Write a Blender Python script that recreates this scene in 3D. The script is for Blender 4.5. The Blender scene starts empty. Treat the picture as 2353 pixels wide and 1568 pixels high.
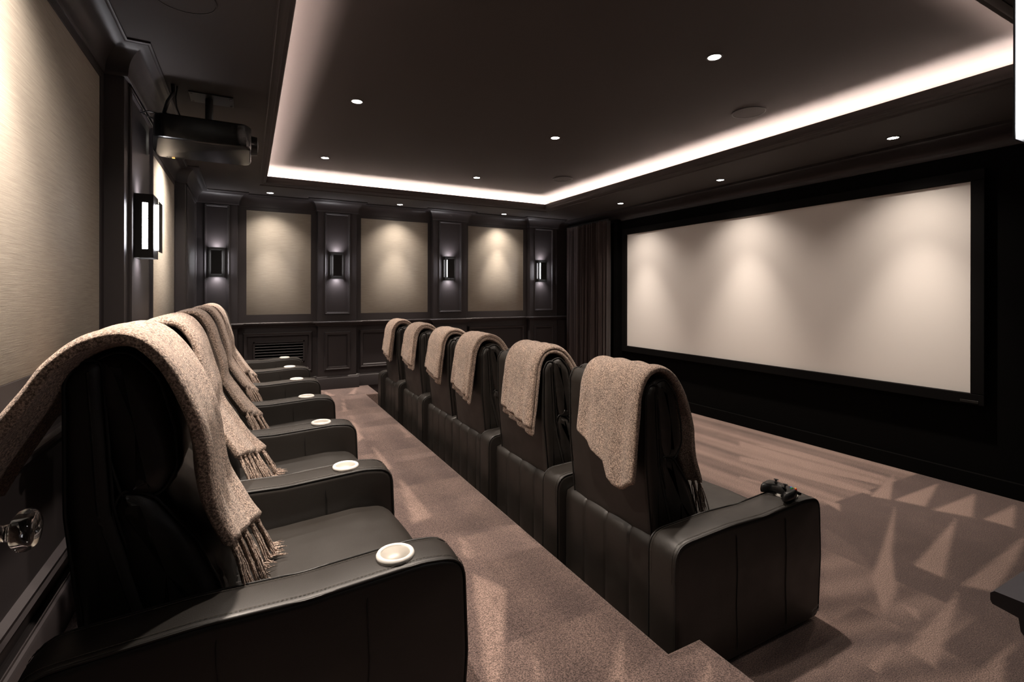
import bpy, bmesh, math, random
from mathutils import Vector, Matrix, noise
S = bpy.context.scene
COL = S.collection
PI = math.pi

# ------------------------------------------------------------------ camera
H = 1.5                                   # eye height above the lower floor
YAW, ROLL = math.radians(28.112), math.radians(0.0885)
F_PX, W_PX = 1134.26, 2353.0
fw = Vector((math.sin(YAW), math.cos(YAW), 0))
rt0 = Vector((math.cos(YAW), -math.sin(YAW), 0)); up0 = Vector((0, 0, 1))
rt = rt0 * math.cos(ROLL) + up0 * math.sin(ROLL)
up = -rt0 * math.sin(ROLL) + up0 * math.cos(ROLL)
cd = bpy.data.cameras.new('camera')
cam = bpy.data.objects.new('camera', cd); COL.objects.link(cam)
cd.sensor_fit = 'HORIZONTAL'; cd.sensor_width = 36.0
cd.lens = F_PX / W_PX * 36.0
cd.shift_y = -108.47 / W_PX
cd.clip_start = 0.02; cd.clip_end = 60
m = Matrix((rt, up, -fw)).transposed().to_4x4(); m.translation = (0, 0, H)
cam.matrix_world = m
S.camera = cam

# ------------------------------------------------------------------ world, exposure
wd = bpy.data.worlds.new('world'); S.world = wd; wd.use_nodes = True
wd.node_tree.nodes['Background'].inputs[0].default_value = (1.0, 0.86, 0.76, 1)
wd.node_tree.nodes['Background'].inputs[1].default_value = 0.001
S.view_settings.view_transform = 'Standard'; S.view_settings.look = 'None'
S.view_settings.gamma = 1.0; S.view_settings.exposure = 0.0
S.view_settings.use_curve_mapping = False
WARM = (1.0, 0.86, 0.74)
P_CEIL, P_SCREEN, P_WALL = 218.0, 225.0, 270.0  # watts of the three rows of downlights
E_COVE, E_SCONCE = 95.0, 40.0

# ------------------------------------------------------------------ room numbers
TZ = 0.2274                               # tier height
YF = 7.03; XL = -0.642; XS = 4.97; YN = 0.19; XJ = 0.83
ZS = 2.735; ZC = 2.920                    # soffit, upper ceiling
TX, TX2 = 1.317, 1.474                    # tier edge
FX0, FY0, FP, FA = 1.413, 1.338, 0.80, 0.15
RX0, RY0, RP, RA = -0.398, 1.237, 0.7617, 0.14

# ------------------------------------------------------------------ materials
def mat(name, col=(.5, .5, .5), rough=.5, metal=0, spec=.5, emit=None, es=0, **k):
    M = bpy.data.materials.new(name); M.use_nodes = True
    b = M.node_tree.nodes['Principled BSDF']
    b.inputs['Base Color'].default_value = (*col, 1)
    b.inputs['Roughness'].default_value = rough
    b.inputs['Metallic'].default_value = metal
    b.inputs['Specular IOR Level'].default_value = spec
    if emit:
        b.inputs['Emission Color'].default_value = (*emit, 1)
        b.inputs['Emission Strength'].default_value = es
    for kk, v in k.items():
        b.inputs[kk.replace('_', ' ')].default_value = v
    return M
def nd(M, t, **k):
    n = M.node_tree.nodes.new(t)
    for a, v in k.items(): setattr(n, a, v)
    return n
def lk(M, a, b): M.node_tree.links.new(a, b)
def texco(M, scale=(1, 1, 1), out='Object'):
    t = nd(M, 'ShaderNodeTexCoord'); mp = nd(M, 'ShaderNodeMapping')
    mp.inputs['Scale'].default_value = scale
    lk(M, t.outputs[out], mp.inputs[0]); return mp.outputs[0]
def noise_n(M, vec, scale, detail=3, rough=.5):
    n = nd(M, 'ShaderNodeTexNoise'); n.inputs['Scale'].default_value = scale
    n.inputs['Detail'].default_value = detail; n.inputs['Roughness'].default_value = rough
    lk(M, vec, n.inputs['Vector']); return n.outputs[0]
def ramp(M, fac, stops):
    r = nd(M, 'ShaderNodeValToRGB'); e = r.color_ramp.elements
    while len(e) < len(stops): e.new(0.5)
    for q, (p, c) in zip(e, stops): q.position = p; q.color = (*c, 1)
    lk(M, fac, r.inputs[0]); return r.outputs[0]
def bump(M, fac, strength, dist):
    b = nd(M, 'ShaderNodeBump'); b.inputs['Strength'].default_value = strength
    b.inputs['Distance'].default_value = dist
    lk(M, fac, b.inputs['Height']); lk(M, b.outputs[0], M.node_tree.nodes['Principled BSDF'].inputs['Normal'])
def bsdf(M): return M.node_tree.nodes['Principled BSDF']

PAINT = mat('dark_satin_paint', (.029, .0245, .0255), .45, spec=.35)
v = texco(PAINT); bump(PAINT, noise_n(PAINT, v, 60, 2), .05, .002)
CEILM = mat('dark_matt_ceiling_paint', (.034, .027, .0255), .75)
v = texco(CEILM); bump(CEILM, noise_n(CEILM, v, 90, 2), .04, .002)
VELVET = mat('black_velvet', (.0022, .0020, .0019), .95, spec=.08)
FRAMEM = mat('black_frame_felt', (.0025, .0022, .0022), .8, spec=.12)
SCREEN = mat('screen_cloth', (.80, .765, .73), .85, spec=.15)
PANEL = mat('woven_panel_cloth', (.34, .30, .245), .85, spec=.15)
v = texco(PANEL, (3, 3, 160)); n1 = noise_n(PANEL, v, 3.0, 4, .65)
lk(PANEL, ramp(PANEL, n1, [(.3, (.29, .262, .222)), (.7, (.43, .39, .335))]), bsdf(PANEL).inputs['Base Color'])
bump(PANEL, n1, .25, .002)
def carpet():
    M = mat('cut_pile_carpet', (.2, .15, .13), .95, spec=.1)
    v = texco(M)
    at = nd(M, 'ShaderNodeAttribute'); at.attribute_name = 'pile'
    big = noise_n(M, v, 5, 4, .6); fine = noise_n(M, v, 210, 2, .7); mid = noise_n(M, v, 70, 3, .7)
    # ragged edges of the vacuum marks
    a1 = nd(M, 'ShaderNodeMath', operation='MULTIPLY_ADD'); a1.inputs[1].default_value = .26; a1.inputs[2].default_value = -.13
    lk(M, big, a1.inputs[0])
    a2 = nd(M, 'ShaderNodeMath', operation='ADD'); lk(M, at.outputs['Fac'], a2.inputs[0]); lk(M, a1.outputs[0], a2.inputs[1])
    a3 = nd(M, 'ShaderNodeMath', operation='MULTIPLY_ADD'); a3.inputs[1].default_value = .35; a3.inputs[2].default_value = -.175
    lk(M, mid, a3.inputs[0])
    a4 = nd(M, 'ShaderNodeMath', operation='ADD'); lk(M, a2.outputs[0], a4.inputs[0]); lk(M, a3.outputs[0], a4.inputs[1])
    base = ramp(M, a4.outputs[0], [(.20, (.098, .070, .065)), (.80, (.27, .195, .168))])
    sp = ramp(M, fine, [(.36, (.35, .35, .35)), (.64, (1.7, 1.65, 1.62))])
    mx = nd(M, 'ShaderNodeMix', data_type='RGBA', blend_type='MULTIPLY'); mx.inputs[0].default_value = 1
    lk(M, base, mx.inputs[6]); lk(M, sp, mx.inputs[7])
    lk(M, mx.outputs[2], bsdf(M).inputs['Base Color'])
    bump(M, fine, .8, .006)
    bsdf(M).inputs['Sheen Weight'].default_value = .15
    return M
CARPET = carpet()
LEATHER = mat('black_leather', (.0150, .0122, .0098), .42, spec=.62)
v = texco(LEATHER); vo = nd(LEATHER, 'ShaderNodeTexVoronoi'); vo.inputs['Scale'].default_value = 420
lk(LEATHER, v, vo.inputs['Vector'])
ad = nd(LEATHER, 'ShaderNodeMath', operation='ADD'); lk(LEATHER, vo.outputs['Distance'], ad.inputs[0]); lk(LEATHER, noise_n(LEATHER, v, 38, 4), ad.inputs[1])
bump(LEATHER, ad.outputs[0], .10, .002)
lk(LEATHER, ramp(LEATHER, noise_n(LEATHER, v, 9, 4), [(.3, (.42, .42, .42)), (.7, (.52, .52, .52))]), bsdf(LEATHER).inputs['Roughness'])
SEAM = mat('leather_piping', (.010, .009, .008), .5)
STITCH = mat('dark_thread', (.07, .06, .05), .7)
UNDER = mat('black_base_board', (.006, .005, .005), .7)
CUP = mat('cup_holder_enamel', (.80, .77, .72), .28, metal=0.0, spec=.6)
CUPIN = mat('cup_holder_brushed_steel', (.50, .47, .42), .5, metal=.3)
def wool():
    M = mat('wool_throw', (.25, .19, .155), .95, spec=.05)
    v = texco(M)
    f = noise_n(M, v, 190, 3, .75); g = noise_n(M, v, 20, 3)
    c = ramp(M, f, [(.38, (.12, .085, .068)), (.5, (.38, .28, .225)), (.62, (.74, .58, .48))])
    c2 = ramp(M, g, [(.3, (.88, .88, .88)), (.7, (1.12, 1.1, 1.08))])
    mx = nd(M, 'ShaderNodeMix', data_type='RGBA', blend_type='MULTIPLY'); mx.inputs[0].default_value = 1
    lk(M, c, mx.inputs[6]); lk(M, c2, mx.inputs[7]); lk(M, mx.outputs[2], bsdf(M).inputs['Base Color'])
    bump(M, f, 1.0, .008)
    bsdf(M).inputs['Sheen Weight'].default_value = .3
    return M
WOOL = wool()
CURT = mat('brown_velvet_curtain', (.105, .078, .073), .9, spec=.1, Sheen_Weight=.4)
v = texco(CURT, (1, 1, .15)); bump(CURT, noise_n(CURT, v, 120, 3), .2, .003)
BLACKP = mat('black_plastic', (.010, .010, .010), .35)
GLOSS = mat('gloss_black_plastic', (.004, .004, .004), .24, spec=.35)
BRONZE = mat('dark_bronze_metal', (.008, .007, .006), .6, spec=.3)
STEEL = mat('polished_steel', (.7, .68, .66), .2, metal=1)
GLASSD = mat('dark_glass', (.006, .006, .006), .5, spec=.3)
def glass():
    M = bpy.data.materials.new('clear_glass'); M.use_nodes = True
    b = bsdf(M); b.inputs['Transmission Weight'].default_value = 1; b.inputs['Roughness'].default_value = .01
    b.inputs['IOR'].default_value = 1.52; b.inputs['Base Color'].default_value = (.97, .98, .97, 1)
    return M
GLASS = glass()
def emis(name, col, s):
    return mat(name, (.8, .8, .8), .5, emit=col, es=s)
COVE = emis('cove_led_light', (1.0, .80, .70), E_COVE)
COVEW = mat('pale_cove_paint', (.55, .52, .50), .8)
LAMP = emis('downlight_lamp', (1.0, .93, .84), 40)
TUBE = emis('sconce_diffuser', (.95, .95, 1.0), E_SCONCE)
DOORM = PAINT

# ------------------------------------------------------------------ object helpers
def link(name, me, parent=None):
    o = bpy.data.objects.new(name, me); COL.objects.link(o)
    if parent: o.parent = parent
    return o
def obj(name, bm, m, parent=None, smooth=False, **props):
    me = bpy.data.meshes.new(name)
    bmesh.ops.recalc_face_normals(bm, faces=bm.faces)
    bm.to_mesh(me); bm.free(); me.materials.append(m)
    if smooth:
        for p in me.polygons: p.use_smooth = True
        if smooth != 'all':
            me.set_sharp_from_angle(angle=math.radians(smooth if smooth is not True else 40))
    o = link(name, me, parent)
    for k, v in props.items(): o[k] = v
    return o
def struct(name, bm, m, smooth=False):
    return obj(name, bm, m, None, smooth, kind='structure')
def thing(name, label, cat, loc=(0, 0, 0), rotz=0, group=None):
    o = bpy.data.objects.new(name, None); COL.objects.link(o); o.empty_display_size = .05
    o.location = loc; o.rotation_euler = (0, 0, rotz)
    o['label'] = label; o['category'] = cat
    if group: o['group'] = group
    return o
def tag(o, label, cat, group=None):
    o['label'] = label; o['category'] = cat
    if group: o['group'] = group
    return o
def copy_tree(o, parent=None):
    c = o.copy(); COL.objects.link(c)
    if parent:
        c.parent = parent; c.matrix_parent_inverse = o.matrix_parent_inverse
    for ch in list(o.children): copy_tree(ch, c)
    return c
def B(): return bmesh.new()
def box(bm, x0, y0, z0, x1, y1, z1, bev=0, seg=2):
    r = bmesh.ops.create_cube(bm, size=1)
    vs = r['verts']
    for v in vs:
        v.co = Vector(((x0 + x1) / 2 + v.co.x * abs(x1 - x0), (y0 + y1) / 2 + v.co.y * abs(y1 - y0), (z0 + z1) / 2 + v.co.z * abs(z1 - z0)))
    if bev:
        es = list({e for v in vs for e in v.link_edges})
        bmesh.ops.bevel(bm, geom=es, offset=bev, segments=seg, affect='EDGES', profile=.5)
def cyl(bm, p0, p1, r0, r1=None, seg=24):
    if r1 is None: r1 = r0
    p0, p1 = Vector(p0), Vector(p1); d = (p1 - p0)
    q = d.to_track_quat('Z', 'Y').to_matrix().to_4x4(); q.translation = (p0 + p1) / 2
    bmesh.ops.create_cone(bm, cap_ends=True, segments=seg, radius1=r0, radius2=r1, depth=d.length, matrix=q)
def tube(bm, pts, r, seg=6, closed=False):
    pts = [Vector(p) for p in pts]; n = len(pts); rings = []
    prev = None
    for i, p in enumerate(pts):
        a = pts[(i - 1) % n] if (closed or i) else p
        b = pts[(i + 1) % n] if (closed or i < n - 1) else p
        t = (b - a).normalized()
        u = prev if prev is not None else (Vector((0, 0, 1)) if abs(t.z) < .9 else Vector((1, 0, 0)))
        u = (u - t * u.dot(t)).normalized(); prev = u; w = t.cross(u)
        rr = r[i] if isinstance(r, (list, tuple)) else r
        rings.append([bm.verts.new(p + (u * math.cos(k * 2 * PI / seg) + w * math.sin(k * 2 * PI / seg)) * rr) for k in range(seg)])
    for i in range(n if closed else n - 1):
        A, Bq = rings[i], rings[(i + 1) % n]
        for k in range(seg): bm.faces.new((A[k], A[(k + 1) % seg], Bq[(k + 1) % seg], Bq[k]))
    if not closed:
        bm.faces.new(rings[0][::-1]); bm.faces.new(rings[-1])
def lathe(bm, prof, c=(0, 0, 0), seg=32, axis='z', closed=False):
    rings = []
    for r, h in prof:
        ring = []
        for k in range(seg):
            a = 2 * PI * k / seg
            x, y = r * math.cos(a), r * math.sin(a)
            p = (x, y, h) if axis == 'z' else ((h, x, y) if axis == 'x' else (x, h, y))
            ring.append(bm.verts.new(Vector(p) + Vector(c)))
        rings.append(ring)
    n = len(rings)
    for i in range(n if closed else n - 1):
        A, Bq = rings[i], rings[(i + 1) % n]
        for k in range(seg): bm.faces.new((A[k], A[(k + 1) % seg], Bq[(k + 1) % seg], Bq[k]))
    if not closed:
        if prof[0][0] > 1e-4: bm.faces.new(rings[0][::-1])
        if prof[-1][0] > 1e-4: bm.faces.new(rings[-1])
        bmesh.ops.remove_doubles(bm, verts=[v for r_ in rings for v in r_], dist=1e-5)
def round_poly(pts, seg=6):
    """pts (x, z, radius) -> polyline with rounded corners"""
    out = []; n = len(pts)
    for i in range(n):
        p = Vector(pts[i][:2]); a = Vector(pts[i - 1][:2]); b = Vector(pts[(i + 1) % n][:2]); r = pts[i][2]
        u = (a - p).normalized(); w = (b - p).normalized()
        ang = math.acos(max(-1, min(1, u.dot(w))))
        if r <= 0 or ang > 3.1: out.append(p); continue
        d = min(r / math.tan(ang / 2), (a - p).length * .49, (b - p).length * .49)
        s, e = p + u * d, p + w * d
        for k in range(seg + 1):
            t = k / seg; out.append(s * (1 - t) ** 2 + p * 2 * t * (1 - t) + e * t * t)
    return out
def resample(pl, n, closed=True):
    pl = list(pl)
    if closed: pl = pl + [pl[0]]
    L = [0]
    for a, b in zip(pl, pl[1:]): L.append(L[-1] + (b - a).length)
    out = []; j = 0
    for i in range(n):
        s = L[-1] * i / (n if closed else n - 1)
        while j < len(L) - 2 and L[j + 1] < s: j += 1
        t = (s - L[j]) / max(1e-9, L[j + 1] - L[j]); out.append(pl[j].lerp(pl[j + 1], min(1, max(0, t))))
    return out
def loft(bm, prof, y0, y1, r=.02, n=64, seg=6, mid=10, crown=None, wr=None, xf=None):
    """cushion: the xz profile swept in y, ends rounded by r along inward normals"""
    P = resample(round_poly(prof), n)
    area = sum(P[i - 1].x * P[i].y - P[i].x * P[i - 1].y for i in range(n))
    s = 1 if area > 0 else -1
    N = []
    for i in range(n):
        t = (P[(i + 1) % n] - P[i - 1]).normalized(); N.append(Vector((-t.y, t.x)) * s)   # inward
    ts = [(y0 + r * (1 - math.cos(k / seg * PI / 2)), 1 - math.sin(k / seg * PI / 2)) for k in range(seg + 1)]
    ts += [(y0 + r + (y1 - y0 - 2 * r) * k / mid, 0) for k in range(1, mid)]
    ts += [(y1 - r * (1 - math.cos(k / seg * PI / 2)), 1 - math.sin(k / seg * PI / 2)) for k in range(seg, -1, -1)]
    rings = []
    for y, ins in ts:
        ring = []
        f = (y - y0) / (y1 - y0) * 2 - 1
        for p, q in zip(P, N):
            c = p + q * (r * ins)
            if crown: c = c - q * crown(p, f)
            co = Vector((c.x, y, c.y))
            if wr:
                d = wr(co); co += Vector((-q.x, 0, -q.y)) * d
            ring.append(bm.verts.new(co))
        rings.append(ring)
    for A, Bq in zip(rings, rings[1:]):
        for k in range(n): bm.faces.new((A[k], A[(k + 1) % n], Bq[(k + 1) % n], Bq[k]))
    for R, flip in ((rings[0], 1), (rings[-1], 0)):
        c = bm.verts.new(sum((v.co for v in R), Vector()) / n)
        # inner ring towards the centre keeps the end flat
        for k in range(n): bm.faces.new((R[k], R[(k + 1) % n], c))
    return P
def sweep(bm, path, prof, closed=False):
    """profile (offset to the left of travel, z) along a plan path with mitres"""
    n = len(path); rings = []
    for i in range(n):
        p = Vector(path[i])
        a = Vector(path[i - 1]) if (closed or i) else None
        b = Vector(path[(i + 1) % n]) if (closed or i < n - 1) else None
        d1 = (p - a).normalized() if a is not None else (b - p).normalized()
        d2 = (b - p).normalized() if b is not None else d1
        n1 = Vector((-d1.y, d1.x)); n2 = Vector((-d2.y, d2.x))
        mn = (n1 + n2); mn = mn / max(.2, mn.length_squared) * 2 if mn.length > .01 else n1
        rings.append([bm.verts.new((p.x + mn.x * o, p.y + mn.y * o, z)) for o, z in prof])
    k = len(prof)
    for i in range(n if closed else n - 1):
        A, Bq = rings[i], rings[(i + 1) % n]
        for j in range(k): bm.faces.new((A[j], A[(j + 1) % k], Bq[(j + 1) % k], Bq[j]))
    if not closed:
        bm.faces.new(rings[0]); bm.faces.new(rings[-1][::-1])
def moulding(bm, org, U, V, N, u0, v0, u1, v1, w=.022, d=.012, inner=0.0):
    """rectangular picture-frame moulding on a plane; w wide, d proud"""
    prof = [(0, -.001), (0, d * .6), (w * .25, d), (w * .5, d * .75), (w * .75, d * .8), (w, inner), (w, -.001)]
    cs = [(u0, v0, 1, 1), (u1, v0, -1, 1), (u1, v1, -1, -1), (u0, v1, 1, -1)]
    rings = []
    for u, v_, su, sv in cs:
        rings.append([bm.verts.new(org + U * (u + su * o) + V * (v_ + sv * o) + N * h) for o, h in prof])
    for i in range(4):
        A, Bq = rings[i], rings[(i + 1) % 4]
        for j in range(len(prof)): bm.faces.new((A[j], A[(j + 1) % len(prof)], Bq[(j + 1) % len(prof)], Bq[j]))
def text(name, s, size, M, mw, parent, depth=.0006):
    c = bpy.data.curves.new(name, 'FONT'); c.body = s; c.size = size; c.extrude = depth; c.align_x = 'CENTER'; c.align_y = 'CENTER'
    o = bpy.data.objects.new(name, c); COL.objects.link(o); c.materials.append(M)
    o.parent = parent; o.matrix_local = mw; return o

# ------------------------------------------------------------------ floors with vacuum marks
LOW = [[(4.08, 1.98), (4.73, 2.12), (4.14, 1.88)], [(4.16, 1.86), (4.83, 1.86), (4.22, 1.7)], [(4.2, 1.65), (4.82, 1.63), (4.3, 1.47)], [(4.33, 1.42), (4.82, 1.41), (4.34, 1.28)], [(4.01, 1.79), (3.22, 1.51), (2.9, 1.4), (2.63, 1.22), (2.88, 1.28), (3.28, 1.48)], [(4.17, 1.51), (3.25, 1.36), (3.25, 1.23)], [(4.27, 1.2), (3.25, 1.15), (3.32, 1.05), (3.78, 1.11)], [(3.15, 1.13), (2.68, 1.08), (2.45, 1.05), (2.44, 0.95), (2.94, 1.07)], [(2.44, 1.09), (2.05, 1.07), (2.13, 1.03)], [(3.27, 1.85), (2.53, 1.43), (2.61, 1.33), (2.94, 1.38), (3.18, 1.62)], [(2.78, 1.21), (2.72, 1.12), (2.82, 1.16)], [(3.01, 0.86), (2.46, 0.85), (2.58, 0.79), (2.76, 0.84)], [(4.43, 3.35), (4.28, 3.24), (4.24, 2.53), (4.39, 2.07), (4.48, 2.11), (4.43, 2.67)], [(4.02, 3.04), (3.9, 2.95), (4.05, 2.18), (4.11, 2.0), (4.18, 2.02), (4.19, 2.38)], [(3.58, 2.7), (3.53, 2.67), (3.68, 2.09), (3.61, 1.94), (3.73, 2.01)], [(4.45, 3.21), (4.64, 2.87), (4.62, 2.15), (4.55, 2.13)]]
TIER = [[(0.84, 6.94), (0.96, 6.47), (0.88, 6.49)], [(1.32, 6.96), (1.12, 6.49), (1.19, 6.45)], [(1.02, 6.3), (0.94, 5.54), (0.9, 5.55)], [(0.95, 5.36), (0.89, 4.44), (0.82, 4.35)], [(0.93, 4.26), (0.92, 3.58), (0.86, 3.56)], [(0.93, 3.43), (0.92, 2.69), (0.81, 2.68)], [(0.98, 2.41), (0.97, 2.19), (0.92, 2.21)], [(1.29, 4.72), (1.28, 4.28), (1.24, 4.28)], [(0.92, 1.55), (0.83, 1.39), (0.85, 1.38), (0.88, 1.46)], [(1.24, 1.44), (1.05, 1.28), (1.09, 1.25), (1.17, 1.35)], [(1.42, 1.18), (1.3, 1.14), (1.34, 1.12)], [(0.9, 2.06), (0.98, 1.88), (0.73, 1.44), (0.69, 1.46)]]
def inpoly(x, y, P):
    c = False; j = len(P) - 1
    for i in range(len(P)):
        if (P[i][1] > y) != (P[j][1] > y) and x < (P[j][0] - P[i][0]) * (y - P[i][1]) / (P[j][1] - P[i][1]) + P[i][0]: c = not c
        j = i
    return c
def edge_d(x, y, P):
    best = 9
    for i in range(len(P)):
        ax, ay = P[i - 1]; bx, by = P[i]; dx, dy = bx - ax, by - ay
        t = max(0, min(1, ((x - ax) * dx + (y - ay) * dy) / (dx * dx + dy * dy + 1e-12)))
        best = min(best, math.hypot(x - ax - t * dx, y - ay - t * dy))
    return best
def pile_low(x, y):
    # long passes of the vacuum cleaner beside the screen, cross strokes nearer the door
    if y > 2.05 or x < 2.4:
        s = .56 + .16 * math.sin(x * 17 + .6 * math.sin(y * 1.3)) + .08 * math.sin(x * 41 + y)
    else:
        s = .22
        if x < 3.0 and y > 1.0: s = .42 + .12 * math.sin(y * 30 + x * 8)
    if x < 2.6 and y < 1.3: s = .40 + .14 * math.sin((y + x * .35) * 34)
    return s
def pile_tier(x, y):
    k = (y * 1.25) % 1.0
    return .33 + .12 * (k - .5) + .05 * math.sin(x * 22 + math.floor(y * 1.25) * 2.1)
BB = {}
def grid(bm, lay, x0, y0, x1, y1, z, step, base, polys):
    nx = max(1, int((x1 - x0) / step)); ny = max(1, int((y1 - y0) / step))
    bb = [(min(p[0] for p in P) - .02, max(p[0] for p in P) + .02, min(p[1] for p in P) - .02, max(p[1] for p in P) + .02, P) for P in polys]
    rows = []
    for j in range(ny + 1):
        y = y0 + (y1 - y0) * j / ny; row = []
        for i in range(nx + 1):
            x = x0 + (x1 - x0) * i / nx
            v = bm.verts.new((x, y, z)); val = base(x, y)
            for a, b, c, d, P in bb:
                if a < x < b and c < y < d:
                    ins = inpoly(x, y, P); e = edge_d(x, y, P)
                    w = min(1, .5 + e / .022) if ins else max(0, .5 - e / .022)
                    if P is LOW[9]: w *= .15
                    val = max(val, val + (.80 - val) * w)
            v[lay] = val; row.append(v)
        rows.append(row)
    for j in range(ny):
        for i in range(nx):
            bm.faces.new((rows[j][i], rows[j][i + 1], rows[j + 1][i + 1], rows[j + 1][i]))
def plain(bm, lay, f0):
    for v in bm.verts[f0:]: v[lay] = .4
bm = B(); lay = bm.verts.layers.float.new('pile')
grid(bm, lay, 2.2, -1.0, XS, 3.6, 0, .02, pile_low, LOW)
grid(bm, lay, 2.2, 3.6, XS, YF, 0, .06, pile_low, [])
grid(bm, lay, TX, -1.0, 2.2, YF, 0, .06, pile_low, [])
me_floor = struct('floor', bm, CARPET)
bm = B(); lay = bm.verts.layers.float.new('pile')
YB = -1.0; NY1, FY1 = 1.2836, 6.38
grid(bm, lay, XL - .05, YB, TX - .012, 2.2, TZ, .02, pile_tier, TIER)
grid(bm, lay, XL - .05, 2.2, TX - .012, YF, TZ, .03, pile_tier, TIER)
grid(bm, lay, TX - .012, YB, TX2 - .012, NY1 - .012, TZ, .02, pile_tier, TIER)
grid(bm, lay, TX - .012, FY1 + .012, TX2 - .012, YF, TZ, .03, pile_tier, TIER)
k0 = len(bm.verts)
bm.verts.ensure_lookup_table()
edge = [(TX2, YB), (TX2, NY1), (TX, NY1), (TX, FY1), (TX2, FY1), (TX2, YF)]
# nosing + riser; travel +y, left normal is -x, so offsets are negative inward
prof = [(.012, TZ), (.0035, TZ - .0035), (0, TZ - .012), (0, 0), (.02, 0), (.02, TZ - .001)]
sweep(bm, edge, prof)
bm.verts.ensure_lookup_table()
plain(bm, lay, k0)
struct('floor', bm, CARPET)

# ------------------------------------------------------------------ walls
CD = .092                                   # how far the pilasters stand out
# plan path along left wall and far wall (room on the right of travel -> use negative offsets)
LC = [(3.10, 3.97), (5.80, YF)]             # left-wall pilasters (y range)
FC = [(-.642, -.118), (.808, 1.300), (2.395, 2.925), (4.035, 4.56)]
path = [(XL, YN - .2), (XL, LC[0][0]), (XL + CD, LC[0][0]), (XL + CD, LC[0][1]), (XL, LC[0][1]), (XL, LC[1][0]), (XL + CD, LC[1][0]), (XL + CD, YF - CD)]
path += [(FC[0][1], YF - CD), (FC[0][1], YF)]
for a, b in FC[1:]:
    path += [(a, YF), (a, YF - CD), (b, YF - CD), (b, YF)]
path += [(XS, YF)]
bm = B(); box(bm, XL - .2, YB, 0, XL, YF + .2, 3.0); struct('wall_left', bm, PAINT)
bm = B(); box(bm, XL, YF, 0, XS + .2, YF + .2, 3.0); struct('wall_back', bm, PAINT)
bm = B(); box(bm, XS, YN - .3, 0, XS + .2, YF, 3.0); struct('wall_right', bm, VELVET)
bm = B(); box(bm, XJ, YN - .16, 0, XS, YN, 3.0); struct('wall_front', bm, PAINT)
bm = B(); box(bm, XL, -.06, TZ, -.375, 0, 3.0); box(bm, -.375, -.06, 2.35, XJ, 0, 3.0); struct('wall_front', bm, PAINT)
def pilaster(bm, x0, y0, x1, y1): box(bm, x0, y0, TZ, x1, y1, ZS, .003, 1)
X_, Y_, Z_ = Vector((1, 0, 0)), Vector((0, 1, 0)), Vector((0, 0, 1))
n_trim = [0]
def trim_name():
    n_trim[0] += 1; return 'trim_%d' % n_trim[0]
for i, (a, b) in enumerate(LC):
    bm = B(); box(bm, XL - .01, a, TZ, XL + CD, b if i == 0 else YF + .01, ZS + .01, .002, 1)
    o = Vector((XL + CD, 0, 0))
    bb = b if i == 0 else YF - CD
    moulding(bm, o, Y_, Z_, X_, a + .10, 1.215, bb - .10, 2.575, .03, .014)
    moulding(bm, o, Y_, Z_, X_, a + .09, .48, bb - .09, .985, .05, .028)
    struct(trim_name(), bm, PAINT)
ZP = [(.085, .38), (.10, .39), (.10, .38), (.085, .36)]
for a, b in FC:
    bm = B(); box(bm, a, YF - CD, TZ, b, YF + .01, ZS + .01, .002, 1)
    aa = max(a, XL + CD)
    moulding(bm, Vector((0, YF - CD, 0)), X_, Z_, -Y_, aa + .085, 1.225, b - .085, 2.575, .026, .014)
    moulding(bm, Vector((0, YF - CD, 0)), X_, Z_, -Y_, aa + .08, .48, b - .08, .99, .05, .028)
    struct(trim_name(), bm, PAINT)
# lower wall panels of the bays, with a flat frame round each
def bay_lower(u0, u1, org, U, N):
    bm = B(); moulding(bm, org, U, Z_, N, u0 + .06, .475, u1 - .06, 1.0, .055, .030); return bm
for a, b in ((-.118, .808), (1.300, 2.395), (2.925, 4.035), (4.56, 4.95)):
    if b - a > .5: struct(trim_name(), bay_lower(a, b, Vector((0, YF, 0)), X_, -Y_), PAINT)
for a, b in ((.55, 1.75), (1.75, 3.10), (3.97, 5.80)):
    struct(trim_name(), bay_lower(a, b, Vector((XL, 0, 0)), Y_, X_), PAINT)
# cornice, chair rail, baseboard follow the wall
neg = lambda pr: [(-o, z) for o, z in pr]
def cove_prof(w, zb, zt, lip=.02):
    pr = [(-.002, zb), (lip * .8, zb), (lip, zb + .012)]
    for k in range(9):
        a = k / 8 * PI / 2
        pr.append((lip + (w - lip - .012) * (1 - math.cos(a)), zb + .014 + (zt - zb - .03) * math.sin(a)))
    pr += [(w - .008, zt - .012), (w, zt - .010), (w, zt + .002), (-.002, zt + .002)]
    return pr
bm = B(); sweep(bm, path, neg(cove_prof(.125, 2.585, ZS))); struct(trim_name(), bm, PAINT, 35)
rail = [(-.002, 1.068), (.012, 1.068), (.018, 1.082), (.030, 1.090), (.036, 1.104), (.060, 1.108), (.064, 1.113), (.064, 1.124), (.060, 1.128), (.008, 1.130), (-.002, 1.130)]
bm = B(); sweep(bm, path, neg(rail)); struct(trim_name(), bm, PAINT, 25)
base = [(-.002, TZ), (.034, TZ), (.034, TZ + .135), (.028, TZ + .148), (.020, TZ + .153), (.020, TZ + .163), (.008, TZ + .172), (-.002, TZ + .172)]
bm = B(); sweep(bm, path[:8], neg(base)); struct('baseboard_left', bm, PAINT, 25)
bm = B(); sweep(bm, path[7:], neg(base)); struct('baseboard_back', bm, PAINT, 25)
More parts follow.
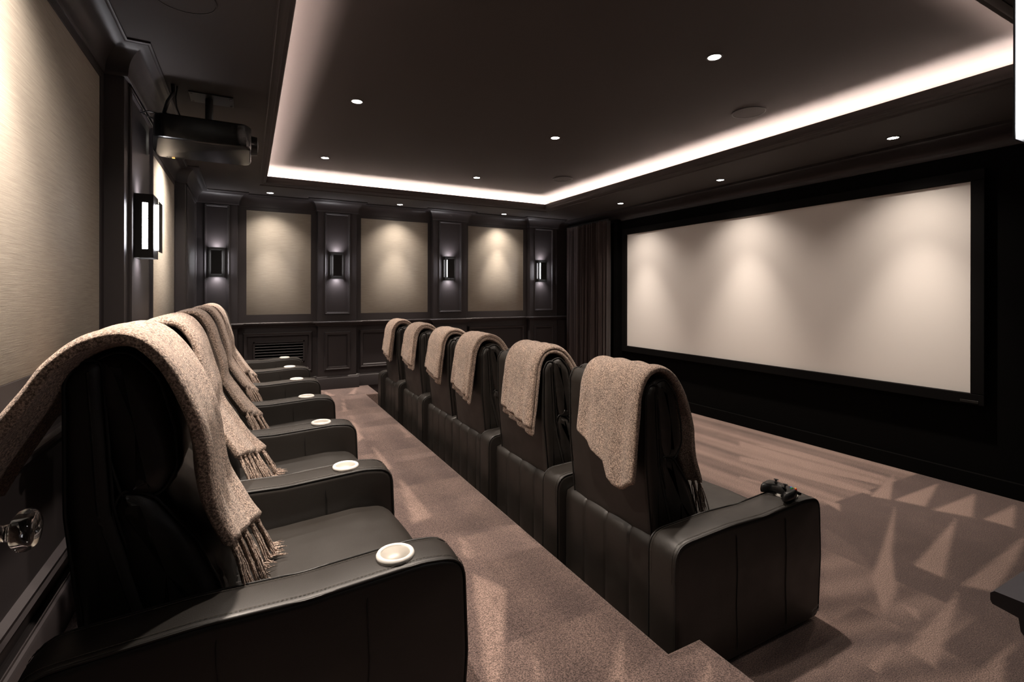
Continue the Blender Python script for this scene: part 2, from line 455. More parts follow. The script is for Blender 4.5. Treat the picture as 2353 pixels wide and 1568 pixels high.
# the screen wall: deep cornice and its black pelmet
pr = [(-.002, 2.60), (.02, 2.60), (.03, 2.625)] + [(.03 + .20 * (1 - math.cos(k / 8 * PI / 2)), 2.63 + .075 * math.sin(k / 8 * PI / 2)) for k in range(9)] + [(.245, 2.712), (.245, ZS + .002), (-.002, ZS + .002)]
bm = B(); sweep(bm, [(XS, YN - .2), (XS, YF)], pr); struct(trim_name(), bm, PAINT, 35)
# cornice and rail on the near wall to the right of the door
bm = B(); sweep(bm, [(XJ, YN), (XS, YN)], cove_prof(.125, 2.585, ZS)); struct(trim_name(), bm, PAINT, 35)
bm = B(); sweep(bm, [(XJ, YN), (XS, YN)], [(-.002, 1.064), (.035, 1.070), (.048, 1.09), (.05, 1.105), (.074, 1.109), (.076, 1.113), (.076, 1.122), (.072, 1.126), (-.002, 1.126)])
struct(trim_name(), bm, PAINT, 25)
bm = B(); sweep(bm, [(XJ, YN), (XS, YN)], [(-.002, 0), (.024, 0), (.024, .135), (.012, .155), (-.002, .172)]); struct('baseboard_front', bm, PAINT)

# cloth panels
def cloth_panel(name, lab, x0, y0, x1, y1, z0=1.229, z1=2.546):
    bm = B(); box(bm, x0, y0, z0, x1, y1, z1, .003, 2)
    t = tag(obj(name, bm, PANEL, smooth=30), lab, 'wall panel', 'fabric wall panels'); return t
def flat_frame(org, U, N, u0, u1, U0, U1, t=.012):
    """flat dark surround around a cloth panel"""
    bm = B(); z0, z1 = 1.229, 2.546
    def bx(a, b, c, d):
        p = org + U * a + Z_ * c; q = org + U * b + Z_ * d + N * t
        box(bm, min(p.x, q.x), min(p.y, q.y), p.z, max(p.x, q.x), max(p.y, q.y), q.z)
    bx(U0, u0, 1.13, 2.60); bx(u1, U1, 1.13, 2.60); bx(u0, u1, 1.13, z0); bx(u0, u1, z1, 2.60)
    struct(trim_name(), bm, PAINT)
for (u0, u1, U0, U1), lab in zip([(-.022, .732, -.118, .808), (1.3755, 2.338, 1.300, 2.395), (2.981, 3.9575, 2.925, 4.035)],
        ['narrow beige cloth wall panel on the far wall, above the louvred grille', 'middle of the three beige cloth wall panels on the far wall', 'beige cloth wall panel on the far wall, nearest the curtain']):
    cloth_panel('fabric_panel', lab, u0, YF - .0085, u1, YF - .0005)
    flat_frame(Vector((0, YF, 0)), X_, -Y_, u0, u1, U0, U1)
for (u0, u1, U0, U1), lab in zip([(.62, 3.036, .40, 3.10), (4.05, 5.75, 3.97, 5.80)],
        ['very large beige cloth panel on the left wall, nearest the camera', 'beige cloth panel on the left wall seen at a steep angle behind the projector']):
    cloth_panel('fabric_panel', lab, XL + .0005, u0, XL + .0085, u1)
    flat_frame(Vector((XL, 0, 0)), Y_, X_, u0, u1, U0, U1)

# louvred grille low on the far wall
t = thing('vent_grille', 'dark louvred grille set low in the far wall panelling', 'vent', (.355, YF, 0))
bm = B(); x0, x1, z0, z1 = -.30, .30, .60, .885
for a, b, c, d in ((x0, x1, z0, z0 + .02), (x0, x1, z1 - .02, z1), (x0, x0 + .02, z0, z1), (x1 - .02, x1, z0, z1)):
    box(bm, a, -.022, c, b, -.001, d, .002, 1)
obj('frame', bm, PAINT, t)
bm = B(); box(bm, x0 + .01, -.004, z0 + .01, x1 - .01, -.0005, z1 - .01); obj('backing', bm, VELVET, t)
for k in range(7):
    z = z0 + .036 + k * .0355
    bm = B(); box(bm, x0 + .02, -.0022, -.0032, x1 - .02, .0022, .0032)
    bmesh.ops.scale(bm, vec=(1, 4.2, 1), verts=bm.verts)
    bmesh.ops.rotate(bm, verts=bm.verts, cent=(0, 0, 0), matrix=Matrix.Rotation(math.radians(-22), 3, 'X'))
    bmesh.ops.translate(bm, verts=bm.verts, vec=(0, -.016, z))
    obj('slat', bm, PAINT, t)

# ------------------------------------------------------------------ ceiling: soffit ring, cove and tray
CX0, CX1, CY0, CY1 = .107, 3.965, .86, 6.32         # opening at soffit level
LZ = 2.83; LI = .082                                # lip height, lip inset
bm = B()
hole = [(CX0, CY0), (CX1, CY0), (CX1, CY1), (CX0, CY1)]
out = [(XL - .05, YB), (XS + .05, YB), (XS + .05, YF + .05), (XL - .05, YF + .05)]
for z in (ZS,):
    hv = [bm.verts.new((*p, z)) for p in hole]; ov = [bm.verts.new((*p, z)) for p in out]
    for i in range(4): bm.faces.new((ov[i], ov[(i + 1) % 4], hv[(i + 1) % 4], hv[i]))
struct('ceiling', bm, CEILM)
# fascia: curved moulding from the soffit up and in to the lip, then the light shelf behind it
# path counter-clockwise (room centre on the left)
pr = [(-.004, ZS - .004), (.004, ZS - .004), (.008, ZS + .004)]
for k in range(9):
    a = k / 8 * PI / 2
    pr.append((.010 + (LI - .012) * math.sin(a), ZS + .008 + (LZ - ZS - .02) * (1 - math.cos(a))))
pr += [(LI, LZ - .008), (LI, LZ), (LI - .012, LZ), (LI - .014, LZ - .072), (-.20, LZ - .072), (-.20, LZ - .082), (-.004, LZ - .082)]
bm = B(); sweep(bm, hole, pr, closed=True); struct(trim_name(), bm, CEILM, 35)
bm = B(); box(bm, CX0 - .21, CY0 - .21, ZC, CX1 + .21, CY1 + .21, ZC + .05)
struct('ceiling', bm, CEILM)
bm = B(); ww = .02
box(bm, CX0 - .21, CY0 - .21, LZ - .09, CX0 - .19, CY1 + .21, ZC + .01); box(bm, CX1 + .19, CY0 - .21, LZ - .09, CX1 + .21, CY1 + .21, ZC + .01)
box(bm, CX0 - .19, CY0 - .21, LZ - .09, CX1 + .19, CY0 - .19, ZC + .01); box(bm, CX0 - .19, CY1 + .19, LZ - .09, CX1 + .19, CY1 + .21, ZC + .01)
struct(trim_name(), bm, COVEW)
g = 'cove light strips'
for (a, b, c, d), lab in zip([(CX0 - .13, CY0 - .13, CX0 - .05, CY1 + .13), (CX1 + .05, CY0 - .13, CX1 + .13, CY1 + .13), (CX0 - .03, CY0 - .13, CX1 + .03, CY0 - .05), (CX0 - .03, CY1 + .05, CX1 + .03, CY1 + .13)],
        ['warm light strip hidden in the ceiling cove along the projector side', 'warm light strip glowing in the ceiling cove along the screen side',
         'warm light strip in the ceiling cove nearest the camera', 'warm light strip glowing in the ceiling cove along the far wall']):
    bm = B(); box(bm, a, b, LZ - .072, c, d, LZ - .064)
    tag(obj('light_strip', bm, COVE), lab, 'light', g)

# ------------------------------------------------------------------ downlights
def spot(name, parent, power, angle, blend, col=WARM, loc=(0, 0, -.012), aim=None, rad=.03):
    l = bpy.data.lights.new(name, 'SPOT'); l.energy = power; l.spot_size = math.radians(angle); l.spot_blend = blend
    l.color = col; l.shadow_soft_size = rad
    o = bpy.data.objects.new(name, l); COL.objects.link(o); o.parent = parent; o.location = loc
    if aim is not None:
        o.rotation_euler = Vector(aim).to_track_quat('-Z', 'Y').to_euler()
    return o
bm = B(); lathe(bm, [(.048, .002), (.048, -.004), (.045, -.006), (.037, -.004), (.036, .001)], seg=32)
DL_TRIM = bm
tm = bpy.data.meshes.new('trim_ring'); bmesh.ops.recalc_face_normals(bm, faces=bm.faces); bm.to_mesh(tm); bm.free(); tm.materials.append(CEILM)
bm = B(); lathe(bm, [(0, -.0045), (.030, -.0040), (.038, -.0015), (.038, .002)], seg=24)
lm = bpy.data.meshes.new('lens'); bmesh.ops.recalc_face_normals(bm, faces=bm.faces); bm.to_mesh(lm); bm.free(); lm.materials.append(LAMP)
for q in (tm, lm):
    for p in q.polygons: p.use_smooth = True
def downlight(x, y, z, lab, grp, power, narrow=62, wide=118, aim=(0, 0, -1), share=.3):
    """a lamp with a bright core and a wide soft spill"""
    t = thing('downlight', lab, 'light', (x, y, z), 0, grp)
    link('trim_ring', tm, t); link('lens', lm, t)
    spot('beam', t, power * (1 - share), narrow, 1.0, aim=aim)
    spot('spill', t, power * share, wide, 1.0, aim=(0, 0, -1))
    return t
gc = 'downlights in the raised ceiling'
CL = [(.735, 3.91, 'bright round downlight in the raised ceiling, nearest the projector'), (2.56, 2.12, 'largest bright round downlight in the raised ceiling, nearest the camera'),
      (2.56, 3.93, 'round downlight in the middle of the raised ceiling, above the front row'), (.735, 5.70, 'round downlight at the far left corner of the raised ceiling'),
      (2.56, 5.75, 'round downlight in the raised ceiling near the far cove, above the middle wall panel'), (.735, 2.12, 'round downlight above the near end of the rear row, beyond the top of the picture')]
CF = (ZC - H) / 1.48
for x, y, l in CL: downlight(x * CF, y * CF, ZC - .001, l, gc, P_CEIL, 84, 130, share=.3)
gw = 'downlights washing the far wall'
for x, y, l in [(.235, 6.73, 'small soffit downlight in front of the narrow far wall panel'), (1.848, 6.75, 'small soffit downlight in front of the middle far wall panel'), (3.485, 6.79, 'small soffit downlight in front of the far wall panel by the curtain')]:
    downlight(x, y, ZS - .001, l, gw, P_WALL, 50, 112, (0, .02, -1), .25)
gs = 'downlights washing the screen'
for x, y, l in [(4.465, 5.23, 'soffit downlight above the left end of the screen'), (4.49, 3.64, 'soffit downlight above the middle of the screen'), (4.475, 2.015, 'soffit downlight above the right end of the screen')]:
    downlight(x, y, ZS - .001, l, gs, P_SCREEN, 58, 120, (.07, 0, -1), .32)
downlight(1.15, .50, ZS - .001, 'added fill light over the near wall by the door, beyond the top of the picture', None, 32, 70, 130, share=.4)  # weak fill added to lift the near rail and chair, no known fixture
gl = 'downlights washing the left wall'
for x, y, l in [(-.33, 1.75, 'soffit downlight washing the large left wall panel, beyond the top of the picture'), (-.33, 4.90, 'soffit downlight washing the second left wall panel, hidden behind the projector')]:
    downlight(x, y, ZS - .001, l, gl, P_WALL * 1.5, 74, 140, (-.08, 0, -1), .40)
# flush ceiling speakers
gk = 'round flush ceiling speakers'
for x, y, z, r, l in [(3.585 * CF, 2.634 * CF, ZC, .115, 'round flush speaker grille in the raised ceiling, near the screen side cove'), (3.561 * CF, 5.288 * CF, ZC, .115, 'round flush speaker grille in the far corner of the raised ceiling'),
                      (-.24, 2.46, ZS, .115, 'round flush speaker grille in the left soffit at the top edge of the picture')]:
    t = thing('ceiling_speaker', l, 'speaker', (x, y, z), 0, gk)
    bm = B(); lathe(bm, [(0, -.004), (r, -.004), (r, .001)], seg=48); obj('grille', bm, CEILM, t, 30)
    bm = B(); lathe(bm, [(r + .001, .001), (r + .001, -.006), (r + .006, -.005), (r + .006, .001)], seg=48, closed=True); obj('rim', bm, PAINT, t, 30)

# ------------------------------------------------------------------ screen
t = thing('projection_screen', 'large white fixed projection screen in a black frame on the black wall', 'screen', (XS, 3.662, 0))
sy, sz0, sz1 = 1.970, .737, 2.3756
bm = B(); box(bm, -.030, -sy - .02, sz0 - .02, -.020, sy + .02, sz1 + .02); obj('screen_surface', bm, SCREEN, t)
bm = B(); fwid = .085
for a, b, c, d in ((-sy - fwid, sy + fwid, sz1, sz1 + fwid), (-sy - fwid, sy + fwid, sz0 - fwid, sz0), (-sy - fwid, -sy, sz0, sz1), (sy, sy + fwid, sz0, sz1)):
    box(bm, -.062, a, c, 0, b, d, .004, 1)
obj('frame', bm, FRAMEM, t)
t2 = obj('maker_plate', (lambda b: (box(b, -.0645, -sy - .05, sz0 - .072, -.0615, -sy + .06, sz0 - .052, .001, 1), b)[1])(B()), BRONZE, t)
# low black plinth strip under the screen
bm = B(); box(bm, XS - .03, YN, 0, XS, 5.80, .12, .003, 1); struct('baseboard_right', bm, VELVET)
# black return between curtain and screen
bm = B(); box(bm, XS - .10, 5.79, 0, XS, 5.86, 2.62); struct(trim_name(), bm, VELVET)

# ------------------------------------------------------------------ curtain
random.seed(4)
bm = B(); N, K = 260, 40; ya, yb = 5.87, 6.985; rows = []
ph = [random.uniform(0, 6.28) for _ in range(6)]
for j in range(K + 1):
    f = j / K; z = .015 + (2.615 - .015) * f; row = []
    for i in range(N + 1):
        u = i / N
        flare = (1 - f) * .012
        yy = ya + (yb - ya) * u + (u - .5) * .0 + .006 * math.sin(u * 60 + f * 3)
        d = (.036 + flare) * math.sin(u * 2 * PI * 13 + 1.1 * math.sin(u * 9 + ph[0]) + .5 * (1 - f) * math.sin(u * 23 + ph[1]))
        d += .018 * math.sin(u * 2 * PI * 5.3 + ph[2] + (1 - f) * .8) + .008 * math.sin(u * 2 * PI * 29 + ph[3] + f * 2)
        row.append(bm.verts.new((4.80 - d, yy, z)))
    rows.append(row)
for j in range(K):
    for i in range(N): bm.faces.new((rows[j][i], rows[j][i + 1], rows[j + 1][i + 1], rows[j + 1][i]))
bmesh.ops.solidify(bm, geom=bm.faces[:], thickness=.004)
t = thing('curtain', 'full height brown velvet curtain hanging in folds beside the screen', 'curtain', (0, 0, 0))
obj('drape', bm, CURT, t, 'all')
bm = B(); box(bm, 4.785, ya, 2.612, 4.815, yb, 2.636); obj('track', bm, BLACKP, t)

# ------------------------------------------------------------------ sconces
def build_sconce():
    t = bpy.data.objects.new('wall_sconce', None); COL.objects.link(t); t.empty_display_size = .05
    w, d, h = .165, .085, .352; w2, h2 = w / 2, h / 2; th = .004
    bm = B()
    for s in (-1, 1):                                   # side cheeks with a vertical slot
        xa, xb = sorted((s * w2, s * (w2 - th)))
        box(bm, xa, 0, -h2, xb, .034, h2); box(bm, xa, .060, -h2, xb, d, h2)
        box(bm, xa, .034, -h2, xb, .060, -.128); box(bm, xa, .034, .128, xb, .060, h2)
    for s in (-1, 1):                                   # front either side of the lens
        xa, xb = sorted((s * w2, s * .052)); box(bm, xa, d - th, -h2, xb, d, h2)
    box(bm, -.052, d - th, -h2, .052, d, -.125); box(bm, -.052, d - th, .125, .052, d, h2)
    box(bm, -w2, 0, -h2, w2, .003, h2)
    obj('housing', bm, BRONZE, t)
    bm = B(); box(bm, -.055, .030, -.140, .055, .064, .140, .006, 2); box(bm, -.046, .064, -.120, .046, .103, .120, .004, 2)
    obj('diffuser', bm, TUBE, t)
    bm = B(); box(bm, -.056, .106, -.141, .056, .109, .141, .0008, 1); fp = obj('front_plate', bm, GLASSD, t)
    for sg in (-1, 1):                                  # lamp ends shining out of the open top and bottom
        spot('lamp', t, 9.0, 120, 1.0, (1.0, .95, .97), (0, .060, sg * .150), (0, -.35, sg), .03)
    for z in (-.130, .130):
        bm = B(); cyl(bm, (0, d, z), (0, .1065, z), .005, seg=12); obj('standoff', bm, STEEL, t)
    return t
base_s = build_sconce(); used = [False]
def sconce(loc, rz, lab):
    if not used[0]: t = base_s; used[0] = True
    else: t = copy_tree(base_s)
    t.location = loc; t.rotation_euler = (0, 0, rz)
    tag(t, lab, 'wall light', 'bronze wall sconces on the pilasters')
zsn = 1.873
for x, l in [(-.335, 'wall sconce on the far wall pilaster in the left corner'), (1.040, 'wall sconce on the far wall between the narrow and the middle cloth panels'),
             (2.630, 'wall sconce on the far wall between the middle and right cloth panels'), (4.230, 'wall sconce on the far wall pilaster nearest the curtain')]:
    sconce((x, YF - CD, zsn), PI, l)
sconce((XL + CD, 3.435, zsn), -PI / 2, 'large looking wall sconce on the left wall pilaster beside the projector')
sconce((1.066, YN, zsn), 0, 'glaring wall sconce cut off by the right edge of the picture')

# ------------------------------------------------------------------ recliners
noise_w = lambda amp, sc, off=0: (lambda co: amp * noise.noise(Vector((co.x * sc, co.y * sc * .6 + off, co.z * sc))))
MESH = {}
def cached(key, build, m, smooth='all'):
    if key not in MESH:
        bm = build(); me = bpy.data.meshes.new(key[0]); bmesh.ops.recalc_face_normals(bm, faces=bm.faces)
        bm.to_mesh(me); bm.free(); me.materials.append(m)
        for p in me.polygons: p.use_smooth = True
        if smooth != 'all': me.set_sharp_from_angle(angle=math.radians(smooth))
        MESH[key] = me
    return MESH[key]
ARM_P = [(0, .02, .01), (0, .548, .075), (.30, .562, .3), (.52, .556, .3), (.80, .572, .2), (.915, .560, .11), (.925, .30, .4), (.905, .02, .03)]
def arm_bm(w):
    bm = B()
    def bulge(p, f): return .006 * (1 - f * f)
    loft(bm, ARM_P, 0, w, .016, n=110, seg=5, mid=6, crown=bulge); return bm
def arm_pipe(y):
    bm = B(); P = resample(round_poly(ARM_P), 150)
    run = [(p.x, y, p.y) for p in P if p.y > .04]
    k = max(range(len(run)), key=lambda i: (Vector(run[i]) - Vector(run[i - 1])).length)
    tube(bm, run[k:] + run[:k], .0036, 6)
    return bm
def arm_stitch(y):
    """one thread, thicker and thinner like a row of stitches"""
    bm = B(); P = resample(round_poly(ARM_P), 900); c = Vector((.45, .25)); pts = []
    for i, p in enumerate(P):
        if p.y < .40: continue
        t_ = (P[(i + 1) % 900] - p).normalized(); u = Vector((-t_.y, t_.x))
        if u.dot(p - c) < 0: u = -u
        pts.append((p.x + u.x * .0052, y, p.y + u.y * .0052))
    k = max(range(len(pts)), key=lambda i: (Vector(pts[i]) - Vector(pts[i - 1])).length)
    pts = pts[k:] + pts[:k]
    tube(bm, pts, [.0011 if (i % 3) else .0002 for i in range(len(pts))], 4)
    return bm
def side_seams(x, y, s):
    bm = B()
    pts = [(x + .003 * math.sin(k), y - s * (.0095 if k == 0 else .0035), .03 + k * .0435) for k in range(13)]
    pts[-1] = (x, y - s * .012, .552)
    tube(bm, pts, .0016, 5)
    return bm
def cup_bm():
    bm = B(); lathe(bm, [(.0375, -.004), (.037, .002), (.0385, .007), (.043, .010), (.048, .008), (.0505, .003), (.0500, -.004)], seg=40, closed=True); return bm
def cup_in():
    bm = B(); lathe(bm, [(.0385, .004), (.036, -.020), (.0345, -.050), (.033, -.056), (0, -.057)], seg=36); return bm
SHELL_P = [(.075, .44, .02), (.040, .78, .3), (.038, 1.075, .030), (.062, 1.122, .025), (.105, 1.120, .02), (.112, 1.00, .05), (.125, .78, .1), (.215, .44, .03)]
HEAD_P = [(.090, 1.060, .03), (.088, 1.128, .030), (.150, 1.148, .06), (.212, 1.075, .10), (.246, .94, .12), (.251, .85, .06), (.215, .782, .05), (.140, .79, .03), (.105, .93, .1)]
LUMB_P = [(.120, .77, .03), (.135, .825, .03), (.200, .80, .07), (.290, .67, .12), (.345, .53, .10), (.360, .44, .03), (.20, .42, .02), (.15, .60, .1)]
SEAT_P = [(.20, .30, .03), (.20, .43, .03), (.45, .425, .2), (.75, .445, .2), (.885, .435, .085), (.935, .30, .12), (.925, .16, .03), (.86, .14, .02)]
def wrinkle(amp, off):
    def f(co):
        v = noise.noise(Vector((co.x * 9, co.y * 7 + off, co.z * 16))) * .6
        r = 1 - abs(noise.noise(Vector((co.x * 11 + 3, co.y * 10 + off, co.z * 30 + 5)))) * 2.2
        return amp * (v + .5 * max(0, r) ** 2)
    return f
def pil(a): return lambda p, f: a * (1 - f ** 4)
def piping(P3, y):
    return None
def seat_parts(width, root, back_off, key):
    """seat between arms: local y 0..width"""
    b0, b1 = .035, width - .035
    def add(name, prof, y0, y1, r, n, mid, crown, wr, tubes=None):
        def bld():
            bm = B(); P = loft(bm, prof, y0, y1, r, n=n, seg=7, mid=mid, crown=crown, wr=wr); return bm
        return link(name, cached((name, key), bld, LEATHER), root)
    sh = add('backrest', SHELL_P, b0 + .008, b1 - .008, .030, 90, 14, pil(.004), wrinkle(.0022, 1))
    def pipe_of(prof, y, rr, nm):
        def bld():
            bm = B(); P = resample(round_poly(prof), 110)
            tube(bm, [(p.x, y, p.y) for p in P], rr, 5, closed=True)
            return bm
        return cached((nm, key, y), bld, SEAM)
    # welts set where the rounded ends start, shrunk a touch so they lie on the leather
    def shrink(prof, k):
        cx = sum(p[0] for p in prof) / len(prof); cz = sum(p[1] for p in prof) / len(prof)
        return [(cx + (p[0] - cx) * k, cz + (p[1] - cz) * k, p[2]) for p in prof]
    for y in (b0 + .019, b1 - .019): link('piping', pipe_of(SHELL_P, y, .0042, 'shell_piping'), sh)
    hd = add('headrest', HEAD_P, b0 + .004, b1 - .004, .055, 90, 16, pil(.006), wrinkle(.0070, 5))
    for y in (b0 + .022, b1 - .022): link('piping', pipe_of(shrink(HEAD_P, .97), y, .0040, 'head_piping'), hd)
    lb = add('lumbar_cushion', LUMB_P, b0 + .004, b1 - .004, .050, 90, 16, pil(.010), wrinkle(.0060, 9))
    for y in (b0 + .020, b1 - .020): link('piping', pipe_of(shrink(LUMB_P, .97), y, .0040, 'lumbar_piping'), lb)
    add('seat_cushion', SEAT_P, .004, width - .004, .045, 90, 18, lambda p, f: .016 * (1 - f * f) * (1 if p.y > .35 else .3), wrinkle(.0022, 13))
    def base_b():
        bm = B(); box(bm, .06, .006, .03, .86, width - .006, .31, .01, 2); return bm
    link('base', cached(('base', key), base_b, UNDER, 30), root)
    def rear_b():
        # padded rear valance with vertical tucks
        bm = B(); n, kk = 96, 16; rows = []
        pads = 4
        for j in range(kk + 1):
            f = j / kk; row = []
            for i in range(n + 1):
                u = i / n; y = .006 + (width - .012) * u
                c = abs(math.sin(u * PI * pads)) ** .30
                roll_ = 0 if f < .86 else (1 - math.sqrt(max(0, 1 - ((f - .86) / .14) ** 2))) * .05
                x = .052 - .013 * c + roll_ + .003 * noise.noise(Vector((y * 12, f * 6, 2)))
                z = .03 + .465 * (f if f < .86 else .86 + .14 * math.sin((f - .86) / .14 * PI / 2)) + .004 * c * (f > .8)
                row.append(bm.verts.new((x, y, z)))
            rows.append(row)
        top = [bm.verts.new((.16, r.co.y, r.co.z - .004)) for r in rows[-1]]; rows.append(top)
        for A, Bq in zip(rows, rows[1:]):
            for i in range(n): bm.faces.new((A[i], A[i + 1], Bq[i + 1], Bq[i]))
        return bm
    link('rear_panel', cached(('rear_panel', key), rear_b, LEATHER), root)
def add_arm(root, y, w, cup_x, cup=True):
    a = link('arm', cached(('arm', w), lambda: arm_bm(w), LEATHER), root); a.location = (0, y, 0)
    for y in (.005, w - .005): link('piping', cached(('piping', y), lambda y=y: arm_pipe(y), SEAM, 60), a)
    for y in (.021, w - .021): link('stitching', cached(('stitching', y), lambda y=y: arm_stitch(y), STITCH, 60), a)
    for x in (.34, .66):
        for y, sg in ((-.0055, -1), (w + .0055, 1)): link('side_seam', cached(('side_seam', x, y), lambda x=x, y=y, sg=sg: side_seams(x, y, sg), SEAM, 60), a)
    if cup:
        c = link('cup_holder', cached(('cup_holder',), cup_bm, CUP), a); c.location = (cup_x, w / 2, .576)
        i = link('cup_holder_liner', cached(('cup_holder_liner',), cup_in, CUPIN), a); i.location = (cup_x, w / 2, .577)
    return a
def recliner(name, lab, x0, y0, z0, arm_w, seat_w, key, near_arm=True, far_arm=False, grp=None, cup_x=.745, off=None):
    """y0 is where the near arm starts"""
    t = thing(name, lab, 'recliner chair', (x0, y0, z0), 0, grp)
    ys = arm_w if near_arm else 0
    h = bpy.data.objects.new('seat_unit', None)
    bpy.data.objects.remove(h)
    # parts are lofted around local y = 0, so shift them
    before = set(t.children)
    seat_parts(seat_w, t, 0, key)
    for c in list(t.children): c.location = (0, ys, 0)
    if near_arm: add_arm(t, 0, arm_w, cup_x)
    if far_arm: add_arm(t, ys + seat_w, arm_w, cup_x)
    return t
nth = ['nearest', 'second', 'third', 'fourth', 'fifth', 'farthest']
gr = 'black leather recliners of the rear row'
labs = ['big foreground black leather recliner at the near end of the rear row',
        'black leather recliner second from the camera in the rear row, under a fringed throw',
        'black leather recliner third from the camera in the rear row, under a fringed throw',
        'black leather recliner fourth from the camera in the rear row, under a fringed throw',
        'black leather recliner fifth from the camera in the rear row, under a fringed throw',
        'black leather recliner at the far end of the rear row, without any throw']
for i in range(6):
    recliner('recliner', labs[i], RX0, RY0 + i * RP, TZ, RA, RP - RA, 'rear', True, i == 5, gr)
gf = 'black leather recliners of the front row'
SW = FP - FA                                  # .65
fy = [FY0]                                    # near-arm / seat starts of the six front chairs
fy = [1.338, 2.140, 2.965, 3.760, 4.385, 5.195]
farm = [True, True, True, False, True, True]
wid = [.652, .675, .645, .625, .660, .640]
labs = ['black leather recliner at the near end of the front row, controller on its arm',
        'black leather recliner second from the near end of the front row, back towards the camera',
        'near seat of the armless-between pair in the middle of the front row, black leather',
        'far seat of the armless-between pair in the middle of the front row, black leather',
        'black leather recliner second from the far end of the front row',
        'black leather recliner at the far end of the front row, by the far wall step']
front = []
for i in range(6):
    front.append(recliner('recliner', labs[i], FX0, fy[i], 0, FA, wid[i], 'front%d' % i, farm[i], i == 5, gf, cup_x=.775))
# stamped emblem low on the outer arm of the near front chair
bm = B()
for k, zz in enumerate((.050, .070)):
    tube(bm, [(.842, -.0072, zz - .008), (.862, -.0072, zz + .002), (.866, -.0072, zz - .002), (.890, -.0072, zz + .010)], .0016, 5)
a0 = [c for c in front[0].children if c.name.startswith('arm')][0]
o = obj('emblem', bm, mat('silver_grey_print', (.22, .21, .20), .5), a0, 'all')
o['label'] = 'faint grey zigzag emblem'

# ------------------------------------------------------------------ throws
def path_fn(pts):
    P = [Vector(p) for p in pts]
    # smooth with Catmull-Rom
    Q = []
    for i in range(len(P) - 1):
        p0 = P[i - 1] if i else P[0] * 2 - P[1]; p3 = P[i + 2] if i + 2 < len(P) else P[-1] * 2 - P[-2]
        for k in range(12):
            t_ = k / 12; a, b = P[i], P[i + 1]
            Q.append(.5 * ((2 * a) + (b - p0) * t_ + (2 * p0 - 5 * a + 4 * b - p3) * t_ ** 2 + (3 * a - p0 - 3 * b + p3) * t_ ** 3))
    Q.append(P[-1])
    L = [0]
    for a, b in zip(Q, Q[1:]): L.append(L[-1] + (b - a).length)
    def f(s):
        if s <= 0: d = (Q[1] - Q[0]).normalized(); return Q[0] + d * s, d
        if s >= L[-1]: d = (Q[-1] - Q[-2]).normalized(); return Q[-1] + d * (s - L[-1]), d
        lo, hi = 0, len(L) - 1
        while hi - lo > 1:
            mid = (lo + hi) // 2
            if L[mid] <= s: lo = mid
            else: hi = mid
        t_ = (s - L[lo]) / (L[hi] - L[lo] + 1e-9)
        a = (Q[min(lo + 2, len(Q) - 1)] - Q[max(lo - 1, 0)]).normalized()
        return Q[lo].lerp(Q[hi], t_), a
    return f, L[-1]
def slab(bm, f, L, yc, wf, th, s0f, s1f, fold, seed, ns=110, nt=56, off=0):
    rings = []
    for i in range(ns + 1):
        ring = []
        for k in range(nt):
            a = 2 * PI * k / nt
            ca, sa = math.cos(a), math.sin(a)
            u = math.copysign(abs(ca) ** .55, ca); vv = math.copysign(abs(sa) ** .45, sa)     # superellipse section
            e = i / ns
            s = s0f(u) + (s1f(u) - s0f(u)) * e
            p, d = f(s); n_ = Vector((-d.y, d.x))                       # left of travel; travel is rear to front over the top
            g = s / L
            w = wf(g)
            endr = math.sqrt(max(0, 1 - max(0, (abs(e - .5) - .49) / .01) ** 2)) if th else 1
            hgt = fold(u, g) + off + vv * th / 2 * max(.15, endr)
            hgt += .0035 * noise.noise(Vector((u * 3 + seed, g * 9, vv)))
            ring.append(bm.verts.new((p.x + n_.x * hgt, yc(g) + u * w / 2, p.y + n_.y * hgt)))
        rings.append(ring)
    for A, Bq in zip(rings, rings[1:]):
        for k in range(nt): bm.faces.new((A[k], A[(k + 1) % nt], Bq[(k + 1) % nt], Bq[k]))
    bm.faces.new(rings[0]); bm.faces.new(rings[-1][::-1])
def strand_points(p, d, n_, length, rnd, sag):
    pts = []; q = Vector(p); st = length / 7
    ph = rnd.uniform(0, 6.28)
    for k in range(8):
        pts.append(q.copy())
        q += d * st + Vector((rnd.uniform(-.0022, .0022), rnd.uniform(-.0035, .0035) + .0018 * math.sin(ph + k * 1.3), rnd.uniform(-.0015, .0015))) + Vector((0, 0, -sag * k))
    return pts
